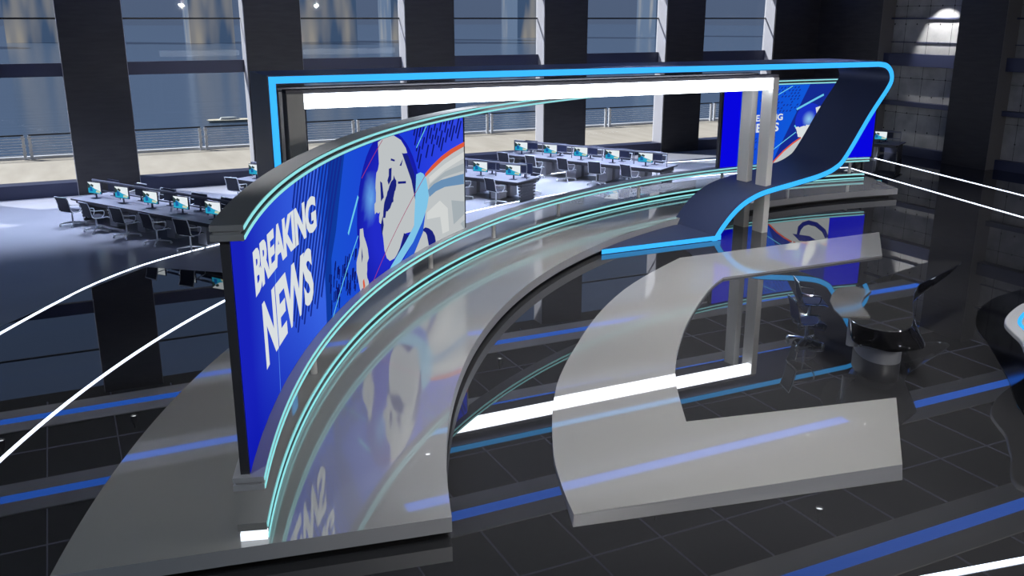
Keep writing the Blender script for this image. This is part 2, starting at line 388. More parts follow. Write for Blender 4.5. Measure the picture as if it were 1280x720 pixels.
# ------------------------------------------------------------------ floor light lines
def strip(name, pts, w, label, z=.012):
    mb = MB(); a = []; bb = []
    for i, p in enumerate(pts):
        d = (Vector(pts[min(i + 1, len(pts) - 1)]) - Vector(pts[max(i - 1, 0)])).normalized(); nn = Vector((-d.y, d.x)) * w / 2
        a.append((p[0] + nn.x, p[1] + nn.y)); bb.append((p[0] - nn.x, p[1] - nn.y))
    mb.loft([[(*a[i], 0.002), (*bb[i], 0.002), (*bb[i], z), (*a[i], z)] for i in range(len(pts))])
    return tag(mb.build(name, M['floorled']), label, 'floor light', 'white floor light lines')
strip('floor_light_strip', [(-3.4, 7.6)] + catmull([(-2.6, 9.6), (-2.05, 11.6)], 3) + arc(S2R, .405, 1.83, 80) + [(29.35, 28.3), (24.4, 9.5)], .055, 'white light line set in floor nearest the curved platform, running round it')
strip('floor_light_strip', [(-6.0, 10.0), (-3.5, 15.9), (-2.6, 17.9)] + catmull([(-1.61, 20.03), (-.75, 21.56), (.27, 23.16), (1.44, 24.48), (2.73, 25.44), (3.65, 26.02), (5.2, 27.2)], 4) + arc(S1R, .95, 1.90, 50) + [(32.8, 31.2), (27.6, 11.0)], .055, 'outer white light line set in floor, passing the newsroom desks')
strip('floor_light_strip', [(6.2, 6.42), (12.5, 5.33)], .09, 'short white light line in front of pale C-shaped riser')

# ------------------------------------------------------------------ curved platform, step and video wall
t = thing('stage_platform', 'large curved pale glossy platform carrying the video wall', 'platform', (0, 0, 0))
def sector(ri, ro, a0, a1, b0, b1, n=110):
    return arc(ri, a0, a1, n) + arc(ro, b1, b0, n)
mb = MB(); mb.prism(sector(19.985, 24.33, .301, 1.737, .277, 1.779), .10, .30, 0, 1); mb.build('slab', [M['plat'], M['platside']], t)
mb = MB(); mb.prism(sector(20.25, 24.05, .31, 1.73, .285, 1.772), .0, .10); mb.build('plinth', M['plinth'], t)
t = thing('stage_step', 'narrow curved grey step on platform with aqua light lines along its riser', 'step')
mb = MB(); ring(mb, 22.1, 22.42, .43, .52, .2925, 1.745); mb.build('tread', M['plat'], t)
mb = MB(); ring(mb, 22.096, 22.40, .30, .43, .297, 1.743); mb.build('riser', M['black'], t)
for z0, z1 in ((.315, .36), (.45, .495)):
    mb = MB(); ring(mb, 22.086, 22.0945, z0, z1, .2935, 1.744); mb.build('led_strip', M['aqua'], t)
mb = MB(); ring(mb, 22.1, 22.40, .305, .395, .2925, .2968, n=3); mb.build('end_light', M['endled'], t)

vw = thing('video_display', 'curved blue video wall reading BREAKING NEWS between grey rails with aqua lines', 'video wall'); vw['kind'] = 'thing'
P0, P1 = .2928, 1.7515
for nm, z0 in (('bottom_rail', .93), ('top_rail', 3.79)):
    mb = MB(); h = .075 if nm == 'top_rail' else .07
    ring(mb, 22.09, 22.43, z0, z0 + h, P0, P1); ring(mb, 22.12, 22.40, z0 + h, z0 + h + .03, P0 + .001, P1 - .001); ring(mb, 22.09, 22.43, z0 + h + .03, z0 + 2 * h + .02, P0, P1)
    r = mb.build(nm, M['topgrey' if nm == 'top_rail' else 'railgrey'], vw)
    for a, bb in ((z0 + .012, z0 + .05), (z0 + h + .042, z0 + h + .08)):
        mb = MB(); ring(mb, 22.078, 22.088, a, bb, P0 + .0005, P1 - .0005); mb.build('led_strip', M['aqua'], r)
RS = 22.25
def bend(s, z, off=0): ph = s / RS; x, y = pol(RS - off, ph); return (x, y, z)
def layer(polys, name, mat, off, parent, zlo=1.09, zhi=3.79, cols=None):
    """flat picture shapes in (length along the wall, height), clipped to the screen and bent onto its curve"""
    bm = bmesh.new()
    for P in polys:
        vs = [bm.verts.new((x, 0, z)) for x, z in P]
        try: bm.faces.new(vs)
        except Exception: pass
    bmesh.ops.triangulate(bm, faces=bm.faces[:])
    for co, no in (((0, 0, zlo), (0, 0, -1)), ((0, 0, zhi), (0, 0, 1))):
        bmesh.ops.bisect_plane(bm, geom=bm.verts[:] + bm.edges[:] + bm.faces[:], plane_co=co, plane_no=no, clear_outer=True)
    s0 = min((v.co.x for v in bm.verts), default=0); s1 = max((v.co.x for v in bm.verts), default=0)
    k = math.floor(s0 / .4) * .4 + .4
    while k < s1:
        bmesh.ops.bisect_plane(bm, geom=bm.verts[:] + bm.edges[:] + bm.faces[:], plane_co=(k, 0, 0), plane_no=(1, 0, 0)); k += .4
    flat = [(v.co.x, v.co.z) for v in bm.verts]
    for v in bm.verts: v.co = bend(v.co.x, v.co.z, off)
    bm.verts.index_update()
    FLAT.setdefault(parent.name, []).append(([tuple(v.co) for v in bm.verts], [[v.index for v in f.verts] for f in bm.faces], mat)); bm.free()
FLAT = {}
def merge_flat(parent):
    mb = MB(); ms = []
    for vs, fs, mat in FLAT.pop(parent.name):
        if mat not in ms: ms.append(mat)
        mb.add(vs, fs, ms.index(mat))
    return mb.build('picture', ms, parent, smooth=0)
def gridlayer(s0, s1, z0, z1, ns, nz, fn, name, off, parent):
    vs = []; cs = []; fs = []
    for j in range(nz + 1):
        for i in range(ns + 1):
            s = s0 + (s1 - s0) * i / ns; z = z0 + (z1 - z0) * j / nz
            vs.append(bend(s, z, off)); cs.append((*fn(s, z), 1))
    for j in range(nz):
        for i in range(ns):
            a = j * (ns + 1) + i; fs.append((a, a + 1, a + ns + 2, a + ns + 1))
    me = bpy.data.meshes.new(name); me.from_pydata(vs, [], fs); me.materials.append(M['attr_g'])
    ca = me.color_attributes.new('Col', 'FLOAT_COLOR', 'POINT')
    for i, c in enumerate(cs): ca.data[i].color = c
    me.shade_smooth()
    o = bpy.data.objects.new(name, me); COL.objects.link(o); o.parent = parent
    return o
def disc(cs, cz, r, fn, name, off, parent, n=48, k=10, zlo=1.09, zhi=3.79, smax=1e9):
    vs = [bend(cs, cz, off)]; cc = [(*fn(cs, cz), 1)]; fs = []
    for j in range(1, k + 1):
        for i in range(n):
            a = 2 * PI * i / n; s = min(cs + r * j / k * math.cos(a), smax); z = min(max(cz + r * j / k * math.sin(a), zlo), zhi)
            vs.append(bend(s, z, off)); cc.append((*fn(s, z), 1))
    for i in range(n): fs.append((0, 1 + i, 1 + (i + 1) % n))
    for j in range(1, k):
        for i in range(n):
            a = 1 + (j - 1) * n + i; a2 = 1 + (j - 1) * n + (i + 1) % n; fs.append((a, a + n, a2 + n, a2))
    me = bpy.data.meshes.new(name); me.from_pydata(vs, [], fs); me.materials.append(M['attr_g'])
    ca = me.color_attributes.new('Col', 'FLOAT_COLOR', 'POINT')
    for i, c in enumerate(cc): ca.data[i].color = c
    o = bpy.data.objects.new(name, me); COL.objects.link(o); o.parent = parent
    return o
def mix3(a, b, t): t = max(0, min(1, t)); return tuple(x + (y - x) * t for x, y in zip(a, b))
def line(a, b, w):
    d = Vector((b[0] - a[0], b[1] - a[1])).normalized(); nn = Vector((-d.y, d.x)) * w / 2
    return [(a[0] + nn.x, a[1] + nn.y), (b[0] + nn.x, b[1] + nn.y), (b[0] - nn.x, b[1] - nn.y), (a[0] - nn.x, a[1] - nn.y)]

def letters(txt, s0, s1, z0, z1, name, off, parent, thick=.02):
    cu = bpy.data.curves.new(name, 'FONT'); cu.body = txt; cu.offset = thick; cu.resolution_u = 3; cu.space_character = .93
    ob = bpy.data.objects.new(name, cu); COL.objects.link(ob)
    bpy.context.view_layer.update()
    dg = bpy.context.evaluated_depsgraph_get()
    me = bpy.data.meshes.new_from_object(ob.evaluated_get(dg))
    bpy.data.objects.remove(ob)
    xs = [v.co.x for v in me.vertices]; ys = [v.co.y for v in me.vertices]
    x0, x1, y0, y1 = min(xs), max(xs), min(ys), max(ys)
    for v in me.vertices:
        v.co = bend(s0 + (v.co.x - x0) / (x1 - x0) * (s1 - s0), z0 + (v.co.y - y0) / (y1 - y0) * (z1 - z0), off)
    me.materials.clear(); me.materials.append(M['white_g'])
    o = bpy.data.objects.new(name, me); COL.objects.link(o); o.parent = parent
    return o

def screen_body(s0, s1, mb):
    n = 60
    mb.loft([[bend(s, 1.06, 0), bend(s, 1.06, -.10), bend(s, 3.80, -.10), bend(s, 3.80, 0)] for s in [s0 + (s1 - s0) * i / n for i in range(n + 1)]])
# ---- left panel
mb = MB(); screen_body(6.60, 19.6, mb); scL = mb.build('screen', M['wallback'], vw)
scL['label'] = 'large left screen with headline and globe'
deepb, lightb = lin((24, 34, 188)), lin((58, 104, 236))
def bgL(s, z):
    c = mix3(deepb, lightb, (s - 7.4) / 4.2)
    c = mix3(c, lin((12, 24, 176)), (1.9 - z) / 1.1 * (1 - (s - 7) / 6))
    return c
gridlayer(6.62, 12.0, 1.08, 3.79, 40, 20, bgL, 'backdrop', .006, scL)
def bgM(s, z): return mix3(lin((26, 84, 214)), lin((30, 60, 220)), (s - 12) / 5)
gridlayer(12.0, 19.58, 1.08, 3.79, 40, 20, bgM, 'backdrop', .006, scL)
layer([[(12.55, 3.8), (13.45, 3.8), (12.75, 2.5), (12.42, 2.1), (12.25, 1.0), (11.95, 1.0), (12.02, 1.9)]], 'dark_band', M['band_g'], .010, scL)
st = []
for k in range(14):
    a = 10.75 + k * .195; zt = 3.79; ze = max(1.5, 3.35 - .40 * k) + (.12 if k % 2 else 0)
    st.append(line((a, zt), (a - .72 * (zt - ze), ze), .085))
layer(st, 'stripe_pattern', M['stripe_g'], .014, scL, zlo=1.5)
ds = []
rnd = random.Random(3)
for k in range(60):
    s = 12.2 + rnd.random() * 1.6; z = 1.1 + rnd.random() * .75
    ds.append(line((s, z), (s + .06, z + .1 + .1 * rnd.random()), .055))
for k in range(26):
    z = 3.95 - .17 * (k % 2); s = 16.9 + k * .15
    while z > 2.7:
        ln = rnd.uniform(.16, .42); z1 = z - ln
        if z1 > 2.80 + max(0, s - .3 * ln - 17.45) * .22 and s - .55 * (3.9 - z1) > 17.0 and s - .55 * (3.9 - z) < 19.5:
            ds.append(line((s - .55 * (3.9 - z), z), (s - .55 * (3.9 - z1), z1), .065))
        z = z1 - rnd.uniform(.07, .16)
gridlayer(17.0, 19.58, 2.55, 3.79, 10, 8, lambda s, z: mix3(lin((34, 58, 222)), lin((50, 74, 236)), (s - 17) / 2.5), 'corner_field', .008, scL)
layer(ds, 'dash_pattern', M['dash_g'], .014, scL)
layer([line((9.25, 3.3), (8.95, .9), .035)], 'faint_line', M['vline_g'], .014, scL)
GC = (15.6, 2.15); GR = 1.72
def globec(s, z):
    d = math.hypot(s - 14.68, (z - 2.71) * .8)
    c = mix3(lin((34, 44, 205)), lin((20, 26, 165)), (math.hypot(s - GC[0], z - GC[1]) - .9) / .9)
    return mix3(lin((110, 175, 240)), c, d / .42)
disc(*GC, GR, globec, 'globe', .012, scL, smax=17.25)
cont = [(15.17, 3.71), (15.49, 3.76), (16.01, 3.74), (16.36, 3.61), (16.61, 3.41), (16.67, 3.3), (16.44, 3.32), (16.59, 3.17), (16.73, 2.93), (16.86, 2.68), (16.95, 2.43), (17.04, 2.17), (17.08, 2.01), (17.05, 1.88), (16.9, 1.69), (16.73, 1.6), (16.46, 1.63), (16.32, 1.6), (16.18, 1.5), (16.05, 1.32), (15.81, 1.24), (15.56, 1.25), (15.4, 1.35), (15.29, 1.54), (15.25, 1.8), (15.2, 1.99), (15.24, 2.09), (15.07, 2.16), (15.13, 2.35), (14.86, 2.36), (14.86, 2.56), (15.1, 2.59), (14.96, 2.78), (14.99, 3.04), (15.11, 3.18), (15.24, 3.36), (15.23, 3.55)]
sam = [(14.02, 2.25), (14.19, 2.23), (14.22, 2.07), (14.12, 1.94), (14.31, 1.94), (14.39, 1.72), (14.43, 1.59), (14.31, 1.51), (14.3, 1.23), (14.37, 1.05), (14.09, 1.09), (14.07, 1.35), (13.91, 1.06), (13.83, 1.25), (13.73, 1.5), (13.81, 1.75), (13.92, 1.88), (13.99, 2.01)]
def ragged(P, amp=.035):
    out = []
    for i in range(len(P)):
        a, bb = P[i], P[(i + 1) % len(P)]; L_ = math.hypot(bb[0] - a[0], bb[1] - a[1]); n_ = max(1, int(L_ / .07))
        for q in range(n_):
            f = q / n_; out.append((a[0] + (bb[0] - a[0]) * f + (rnd.uniform(-amp, amp) if q else 0), a[1] + (bb[1] - a[1]) * f + (rnd.uniform(-amp, amp) * .8 if q else 0)))
    return out
layer([ragged(cont[16:]) + cont[:1] if 0 else cont[:26] + ragged(cont[26:])[:-1], ragged(sam)], 'continents', M['grey_g'], .018, scL)
med = [(15.93, 2.95), (16.05, 2.82), (15.99, 2.64), (15.86, 2.56), (15.86, 2.42), (15.66, 2.32), (15.46, 2.30), (15.40, 2.18), (15.28, 2.2), (15.38, 2.5), (15.56, 2.68), (15.74, 2.82)]
layer([ragged(med, .045), [(15.2, 2.95), (15.3, 2.9), (15.26, 2.7), (15.36, 2.6), (15.2, 2.55)], [(15.15, 2.1), (15.26, 2.25), (15.3, 2.05), (15.18, 1.85)], [(15.68, 3.12), (15.83, 3.12), (15.78, 2.98), (15.79, 2.88), (15.64, 2.80), (15.58, 2.9), (15.66, 2.98)]], 'seas', M['navy_g'], .021, scL)
layer([[(15.93, 2.89), (16.03, 2.79), (15.96, 2.64), (15.83, 2.58), (15.84, 2.46), (15.64, 2.37), (15.45, 2.35), (15.39, 2.26), (15.31, 2.31), (15.42, 2.54), (15.59, 2.67), (15.76, 2.8)],
       [(15.71, 3.09), (15.81, 3.07), (15.75, 2.92), (15.64, 2.86)], [(16.13, 2.79), (16.55, 2.73), (16.55, 2.68), (16.13, 2.74)], [(15.81, 3.31), (16.02, 3.25), (15.99, 3.22), (15.79, 3.27)],
       [(16.43, 3.21), (16.34, 3.08), (16.24, 3.1)], [(14.06, 1.9), (14.1, 1.7), (14.02, 1.6)],
       [(16.39, 3.34), (16.7, 3.25), (16.98, 2.85), (17.16, 2.39), (17.13, 1.96), (17.01, 2.24), (16.83, 2.71), (16.67, 2.94), (16.59, 3.17)]], 'seas', M['navy_g'], .022, scL)
layer([[(17.55, 2.66), (18.5, 2.91), (19.59, 3.08), (19.59, 1.0), (16.7, 1.0), (17.2, 1.35), (17.48, 1.62), (17.71, 2.21)]], 'swirl', M['grey_g'], .016, scL)
layer([[(17.75, 2.62), (18.6, 2.80), (19.59, 2.95), (19.59, 2.8), (18.6, 2.66), (17.8, 2.48)], [(17.6, 1.85), (18.3, 2.0), (18.7, 1.75), (18.75, 1.2), (18.4, 1.2), (18.3, 1.62), (17.6, 1.7)]], 'swirl_highlight', M['swirl_g'], .020, scL)
layer([[(17.75, 2.44), (18.6, 2.62), (19.59, 2.68), (19.59, 2.5), (18.5, 2.5), (17.75, 2.36)], [(18.9, 1.9), (19.59, 1.75), (19.59, 1.45), (19.0, 1.3)], [(19.35, 1.25), (19.58, 1.05), (19.58, 1.3)]], 'swirl_shade', M['swirl2_g'], .020, scL)
layer([[(17.68, 2.35), (18.0, 2.43), (18.37, 2.46), (19.56, 2.43), (19.56, 2.18), (18.57, 2.27), (18.1, 2.25), (17.75, 2.18)]], 'swirl_band', M['bg_g'], .024, scL)
layer([[(17.31, 1.52), (17.5, 1.54), (17.68, 1.48), (17.86, 1.38), (17.99, 1.23), (18.05, 1.03), (17.66, 1.06), (17.62, 1.29), (17.5, 1.42)], [(15.7, 1.15), (16.2, 1.45), (16.35, 1.66), (16.45, 1.6), (16.6, 1.55), (16.3, 1.3), (15.95, 1.1)]], 'swirl_navy', M['navy_g'], .024, scL)
layer([[(17.55, 2.05), (17.52, 1.88), (17.36, 1.46), (16.8, 1.05), (16.2, 1.05), (16.76, 1.33), (17.27, 1.66)]], 'ribbon_shadow', M['rshade_g'], .026, scL)
layer([[(17.08, 2.79), (17.3, 2.80), (17.45, 2.75), (17.6, 2.62), (17.64, 2.49), (17.71, 2.21), (17.59, 1.96), (17.32, 1.69), (16.82, 1.36), (16.03, 1.06), (15.4, 1.04), (15.6, 1.14), (16.39, 1.45), (16.95, 1.73), (17.2, 1.86), (17.4, 2.08), (17.47, 2.34), (17.33, 2.63)]], 'ribbon_sweep', M['cyanl_g'], .030, scL)
layer([line((15.38, 3.73), (14.2, 3.17), .018), line((17.55, 2.70), (14.54, 1.07), .02)], 'red_line', M['red_g'], .034, scL)
layer([[(19.59, 3.19), (18.9, 3.10), (18.4, 3.0), (17.9, 2.86), (17.53, 2.73), (17.55, 2.66), (18.0, 2.78), (18.5, 2.91), (19.0, 3.0), (19.59, 3.08)], [(14.0, 1.25), (14.08, 1.28), (14.12, 1.12), (14.02, 1.08)]], 'orange_line', M['orange_g'], .034, scL)
layer([line((14.0, 2.87), (13.37, 2.30), .07), line((13.9, 2.15), (12.15, 1.0), .03), line((17.15, 3.35), (17.75, 3.79), .03)], 'light_line', M['line_g'], .022, scL)
merge_flat(scL)
letters('BREAKING', 7.88, 11.68, 2.77, 3.34, 'lettering', .022, scL, .045)
letters('NEWS', 8.2, 11.3, 1.71, 2.60, 'lettering', .022, scL, .04)
# ---- right panel
mb = MB(); screen_body(32.3, 39.15, mb); scR = mb.build('screen', M['wallback'], vw)
scR['label'] = 'smaller right screen with plain blue margins'
layer([[(32.34, 1.08), (39.13, 1.08), (39.13, 3.79), (32.34, 3.79)]], 'plain_margin', M['pure_g'], .006, scR)
def bgR(s, z): return mix3(lin((20, 70, 214)), lin((16, 90, 222)), (s - 33) / 2.5)
gridlayer(33.13, 37.58, 1.08, 3.79, 20, 12, bgR, 'backdrop', .010, scR)
layer([[(36.22, 3.79), (36.9, 3.79), (35.41, 2.33), (34.8, 1.08), (34.2, 1.08), (35.0, 2.1)]], 'dark_band', lambda: 0, .014, scR) if 0 else layer([[(36.19, 3.79), (37.58, 3.79), (37.58, 1.09), (34.75, 1.09), (35.0, 1.53), (35.41, 2.33)]], 'dark_band', M['stripe_g'], .014, scR)
disc(36.27, 2.5, .62, lambda s, z: mix3(lin((150, 205, 245)), lin((26, 50, 200)), math.hypot(s - 36.25, z - 2.55) / .3), 'globe', .018, scR)
layer([[(35.88, 2.17), (36.03, 2.33), (36.2, 2.3), (36.31, 2.37), (36.16, 2.13), (35.98, 1.85)], [(36.5, 2.95), (36.6, 2.6), (36.85, 2.3), (36.88, 2.7), (36.7, 3.0)]], 'continents', M['white_g'], .022, scR)
layer([[(34.72, 1.09), (35.22, 1.50), (35.6, 1.75), (35.94, 1.93), (36.6, 2.15), (37.58, 2.3), (37.58, 1.09)]], 'orange_line', M['orange_g'], .020, scR)
layer([[(34.80, 1.09), (35.25, 1.46), (35.62, 1.70), (35.96, 1.88), (36.6, 2.09), (37.58, 2.24), (37.58, 1.09)]], 'swirl', M['grey_g'], .024, scR)
layer([[(36.15, 1.66), (36.18, 1.35), (36.37, 1.20), (36.64, 1.15), (37.03, 1.26), (37.44, 1.56), (37.62, 1.86), (37.46, 1.9), (37.3, 1.65), (36.98, 1.42), (36.64, 1.32), (36.45, 1.36), (36.32, 1.5), (36.28, 1.66)], [(35.95, 1.6), (36.35, 1.68), (36.75, 1.76), (37.05, 1.94), (36.6, 1.95), (36.3, 1.9)]], 'swirl_navy', M['navy_g'], .028, scR)
layer([ragged([(35.66, 2.27), (35.81, 1.95), (36.21, 1.93), (36.38, 2.13), (36.29, 2.36)]), ragged([(36.51, 2.69), (36.61, 2.27), (36.84, 2.04), (37.03, 2.12), (37.07, 2.49), (36.81, 2.81)])], 'continents', M['white_g'], .030, scR)
layer([[(37.1, 2.13), (37.49, 2.28), (37.58, 2.28), (37.58, 2.40), (37.45, 2.40), (37.08, 2.22)]], 'swirl_band', M['bg_g'], .029, scR)
layer([line((35.66, 2.92), (36.8, 3.4), .07), line((35.62, 2.36), (35.74, 2.25), .05), line((35.74, 2.25), (36.0, 2.23), .05), line((36.0, 2.23), (36.4, 2.36), .05), line((34.69, 1.52), (35.71, 2.12), .03), line((34.7, 3.42), (35.4, 3.73), .03)], 'light_line', M['line_g'], .028, scR)
ds = []
for r_ in range(9):
    for c_ in range(12):
        s = 34.0 + c_ * .15 + .05 * (r_ % 2); z = 3.66 - r_ * .10
        if rnd.random() < .62 and s < 35.9: ds.append(line((s, z), (s + .07, z + .05), .04))
for r_ in range(5):
    for c_ in range(8):
        s = 33.9 + c_ * .14; z = 1.95 - r_ * .12
        if rnd.random() < .6 and s < 34.85: ds.append(line((s, z), (s + .07, z + .05), .04))
layer(ds, 'dash_pattern', M['stripe_g'], .016, scR)
merge_flat(scR)
letters('BREAKING', 33.45, 35.07, 2.57, 2.80, 'lettering', .026, scR, .03)
letters('NEWS', 33.5, 34.92, 2.19, 2.50, 'lettering', .026, scR, .03)
for ph in (.50, .80, .95, 1.10, 1.28, 1.46, 1.60, 1.72):
    x, y = pol(22.26, ph)
    mb = MB(); mb.cyl(x, y, .52, .93, .055, n=12); mb.build('post', M['colgrey'], vw)
for s in (19.6 + .03, 32.3 - .03, 39.15 + .02):
    mb = MB(); ph = s / RS; ring(mb, 22.24, 22.36, 1.05, 3.80, ph - .0012, ph + .0012, n=2); mb.build('screen_edge', M['wallback'], vw, smooth=0)

# ------------------------------------------------------------------ pale C-shaped riser
t = thing('presenter_riser', 'pale glossy C-shaped riser standing on dark floor', 'platform')
Co = catmull([(5.17, 8.94), (5.3, 9.39), (5.44, 9.8), (5.65, 10.35), (5.93, 10.93), (6.26, 11.56), (6.65, 12.23), (7.24, 13.11), (8.26, 14.34), (9.62, 15.82), (11.11, 17.15), (12.55, 18.15), (14.0, 19.02)], 3)
Ci = catmull([(13.8, 16.99), (13.08, 16.49), (11.88, 15.42), (10.85, 14.41), (9.93, 13.39), (9.27, 12.56), (8.75, 11.78), (8.09, 10.61)], 4)
Cp = Co + [(20.97, 18.97), (18.92, 16.93)] + Ci + [(11.74, 9.89), (9.95, 8.14)]
mb = MB(); mb.prism(Cp, .003, .05, 0, 1); mb.build('deck', [M['plat'], M['platside']], t)
mb = MB(); mb.loft([[(x, y, .003), (x, y, .046), (xo, yo, .003)] for x, y, xo, yo in
    [(5.93, 10.93, 5.92, 10.92), (5.65, 10.35, 5.63, 10.33), (5.44, 9.8, 5.39, 9.72), (5.3, 9.39, 5.22, 9.22), (5.17, 8.94, 5.05, 8.75), (9.95, 8.14, 9.66, 7.87)]])
mb.build('skirt', M['skirt'], t, smooth=0)

# ------------------------------------------------------------------ ribbon arch
RY0, RY1 = 20.33, 22.33
t = thing('ribbon_arch', 'navy ribbon arch with cyan lit front edge rising from the floor', 'arch')
O = catmull([(16.23, 0.0), (16.43, .28), (16.75, .62), (17.08, .87), (17.47, 1.05), (17.92, 1.17), (18.95, 1.33), (19.86, 1.49), (20.44, 1.69), (20.83, 2.02), (21.64, 3.2), (22.22, 3.95), (22.36, 4.27), (22.27, 4.56), (22.03, 4.75), (21.7, 4.81)], 5)
O = O + [(15, 4.82), (9, 4.83), (4.04, 4.83), (4.04, 2.4), (4.04, 0.0)]
def offs(P, w):
    out = []
    for i, p in enumerate(P):
        d1 = (Vector(P[i]) - Vector(P[max(i - 1, 0)])); d2 = (Vector(P[min(i + 1, len(P) - 1)]) - Vector(P[i]))
        if d1.length == 0: d1 = d2
        if d2.length == 0: d2 = d1
        n1 = Vector((-d1.y, d1.x)).normalized(); n2 = Vector((-d2.y, d2.x)).normalized()
        nn = (n1 + n2).normalized(); k = w / max(.4, nn.dot(n1)); out.append((p[0] + nn.x * k, p[1] + nn.y * k))
    return out
def flatend(P, z=0.0):                                 # trim both ends level with the floor
    P = list(P)
    for a, bb in ((0, 1), (-1, -2)):
        p, q = P[a], P[bb]
        tt = (z - p[1]) / (q[1] - p[1]) if q[1] != p[1] else 0
        P[a] = (p[0] + (q[0] - p[0]) * tt, z)
    return P
I = flatend(offs(O, .185))
mb = MB(); mb.loft([[(O[i][0], RY0, O[i][1]), (I[i][0], RY0, I[i][1]), (I[i][0], RY1, I[i][1]), (O[i][0], RY1, O[i][1])] for i in range(len(O))])
edge = [p for p in arc(19.955, .90, 1.25, 40)]
fl = [(x, y) for x, y in edge if RY0 < y < RY1 and x < 16.6]
def edge_x(y): return CX - math.sqrt(19.955 ** 2 - (y - CY) ** 2)
flat = [(edge_x(RY0), RY0)] + [(edge_x(RY0 + (21.97 - RY0) * i / 14), RY0 + (21.97 - RY0) * i / 14) for i in range(1, 15)] + [(16.24, 21.97), (16.24, RY0)]
mb.prism(flat, .0, .15)
mb.build('band', M['navy'], t)
O2 = offs(O, .02); I2 = flatend(offs(O, .165), .0); O2 = flatend(O2, .0)
mb = MB(); mb.loft([[(O2[i][0], RY0 - .012, O2[i][1]), (I2[i][0], RY0 - .012, I2[i][1]), (I2[i][0], RY0 - .001, I2[i][1]), (O2[i][0], RY0 - .001, O2[i][1])] for i in range(len(O))])
mb.box(edge_x(RY0) + .0, 16.33, RY0 - .012, RY0 - .001, .015, .14)
mb.build('led_edge', M['cyan'], t)

# ------------------------------------------------------------------ portal carrying the white light bar
t = thing('light_portal', 'grey column portal inside the ribbon arch carrying a bright white light bar', 'portal')
for x0, x1 in ((17.97, 18.17), (4.46, 4.84)):
    for y0, y1 in ((20.52, 20.97), (21.36, 21.82)):
        mb = MB(); mb.box(x0, x1, y0, y1, .0, 4.42); mb.build('column', M['colgrey'], t, smooth=0, bevel=.01)
for y0, y1 in ((20.56, 20.95), (21.4, 21.8)):
    mb = MB(); mb.box(4.46, 18.17, y0, y1, 4.42, 4.5); mb.build('beam', M['colgreydark'], t, smooth=0)
mb = MB(); mb.box(4.85, 17.965, 20.54, 20.70, 4.09, 4.40); mb.build('light_bar', M['ledwhite'], t, smooth=0)

# ------------------------------------------------------------------ anchor desk
t = thing('anchor_desk', 'sweeping glossy black anchor desk on grey base with winged top', 'desk')
T0 = [(12.05, 11.35), (11.95, 10.82), (12.14, 10.49), (12.43, 10.44), (12.84, 10.67), (13.96, 11.66), (14.8, 12.28), (15.62, 12.6), (17.09, 13.17), (16.72, 13.5), (15.17, 13.16), (14.35, 12.95), (13.66, 12.7), (12.9, 12.2)]
F0 = [(12.25, 11.46, .5), (12.29, 11.08, .48), (12.4, 10.74, .47), (12.64, 10.53, .5), (12.92, 10.42, .62), (14.1, 11.85, .58), (14.72, 12.25, .70), (15.64, 12.58, .78), (16.95, 13.14, .88), (16.4, 13.3, .8), (15.1, 12.95, .7), (14.35, 12.75, .6), (13.7, 12.5, .5), (13.0, 12.1, .5)]
G0 = [(12.45, 11.5, .34), (12.5, 11.2, .34), (12.62, 10.98, .34), (12.85, 10.88, .34), (13.1, 10.9, .36), (13.9, 11.75, .40), (14.5, 12.2, .55), (15.4, 12.58, .7), (16.7, 13.14, .86), (16.2, 13.2, .78), (15.0, 12.85, .62), (14.3, 12.6, .42), (13.75, 12.35, .36), (13.15, 12.0, .34)]
def closed_cat(P, k=5):
    n = len(P); out = []
    for i in range(n):
        p0, p1, p2, p3 = [Vector(P[(i + j) % n]) for j in (-1, 0, 1, 2)]
        for j in range(k):
            u = j / k
            out.append(tuple(0.5 * (2 * p1 + (p2 - p0) * u + (2 * p0 - 5 * p1 + 4 * p2 - p3) * u * u + (3 * p1 - p0 - 3 * p2 + p3) * u ** 3)))
    return out
TT = closed_cat([(x, y, .93) for x, y in T0]); FF = closed_cat(F0); GG = closed_cat(G0)
mid = [tuple(Vector(a) * .45 + Vector(bb) * .55 + Vector((0, 0, .02))) for a, bb in zip(TT, FF)]
mb = MB(); mb.loft([GG, FF, mid, TT]); mb.build('fascia', M['glossblack'], t, smooth=60)
mb = MB(); mb.prism([(p[0], p[1]) for p in TT], .931, .955); mb.build('desk_top', M['deskglass'], t)
mb = MB(); mb.tube([(p[0], p[1], .943) for p in TT + [TT[0]]], .011, 6); mb.build('added_edge_highlight', M['mirror'], t)  # chrome tube added for the bright highlight along the glass edge
bs = closed_cat([(13.36, 12.35, 0), (13.0, 12.05, 0), (12.74, 11.56, 0), (12.8, 11.18, 0), (13.15, 11.1, 0), (13.7, 11.6, 0), (14.1, 12.1, 0), (13.9, 12.4, 0)])
mb = MB(); mb.prism([(p[0], p[1]) for p in bs], 0, .36); mb.cyl(12.46, 11.6, .3, .93, .11); mb.build('base', M['deskbase'], t)
pad = [(13.18, 12.76), (13.40, 12.74), (13.55, 12.66), (13.62, 12.35), (13.35, 12.2), (13.13, 12.07), (12.86, 11.86), (12.66, 11.64), (12.52, 11.4), (12.35, 11.16), (11.9, 11.37), (12.1, 11.77), (12.42, 12.2), (12.8, 12.52)]
mb = MB(); mb.prism(pad, .957, .985); o = mb.build('side_leaf', M['pad'], t); o['label'] = 'pale grey desk leaf'

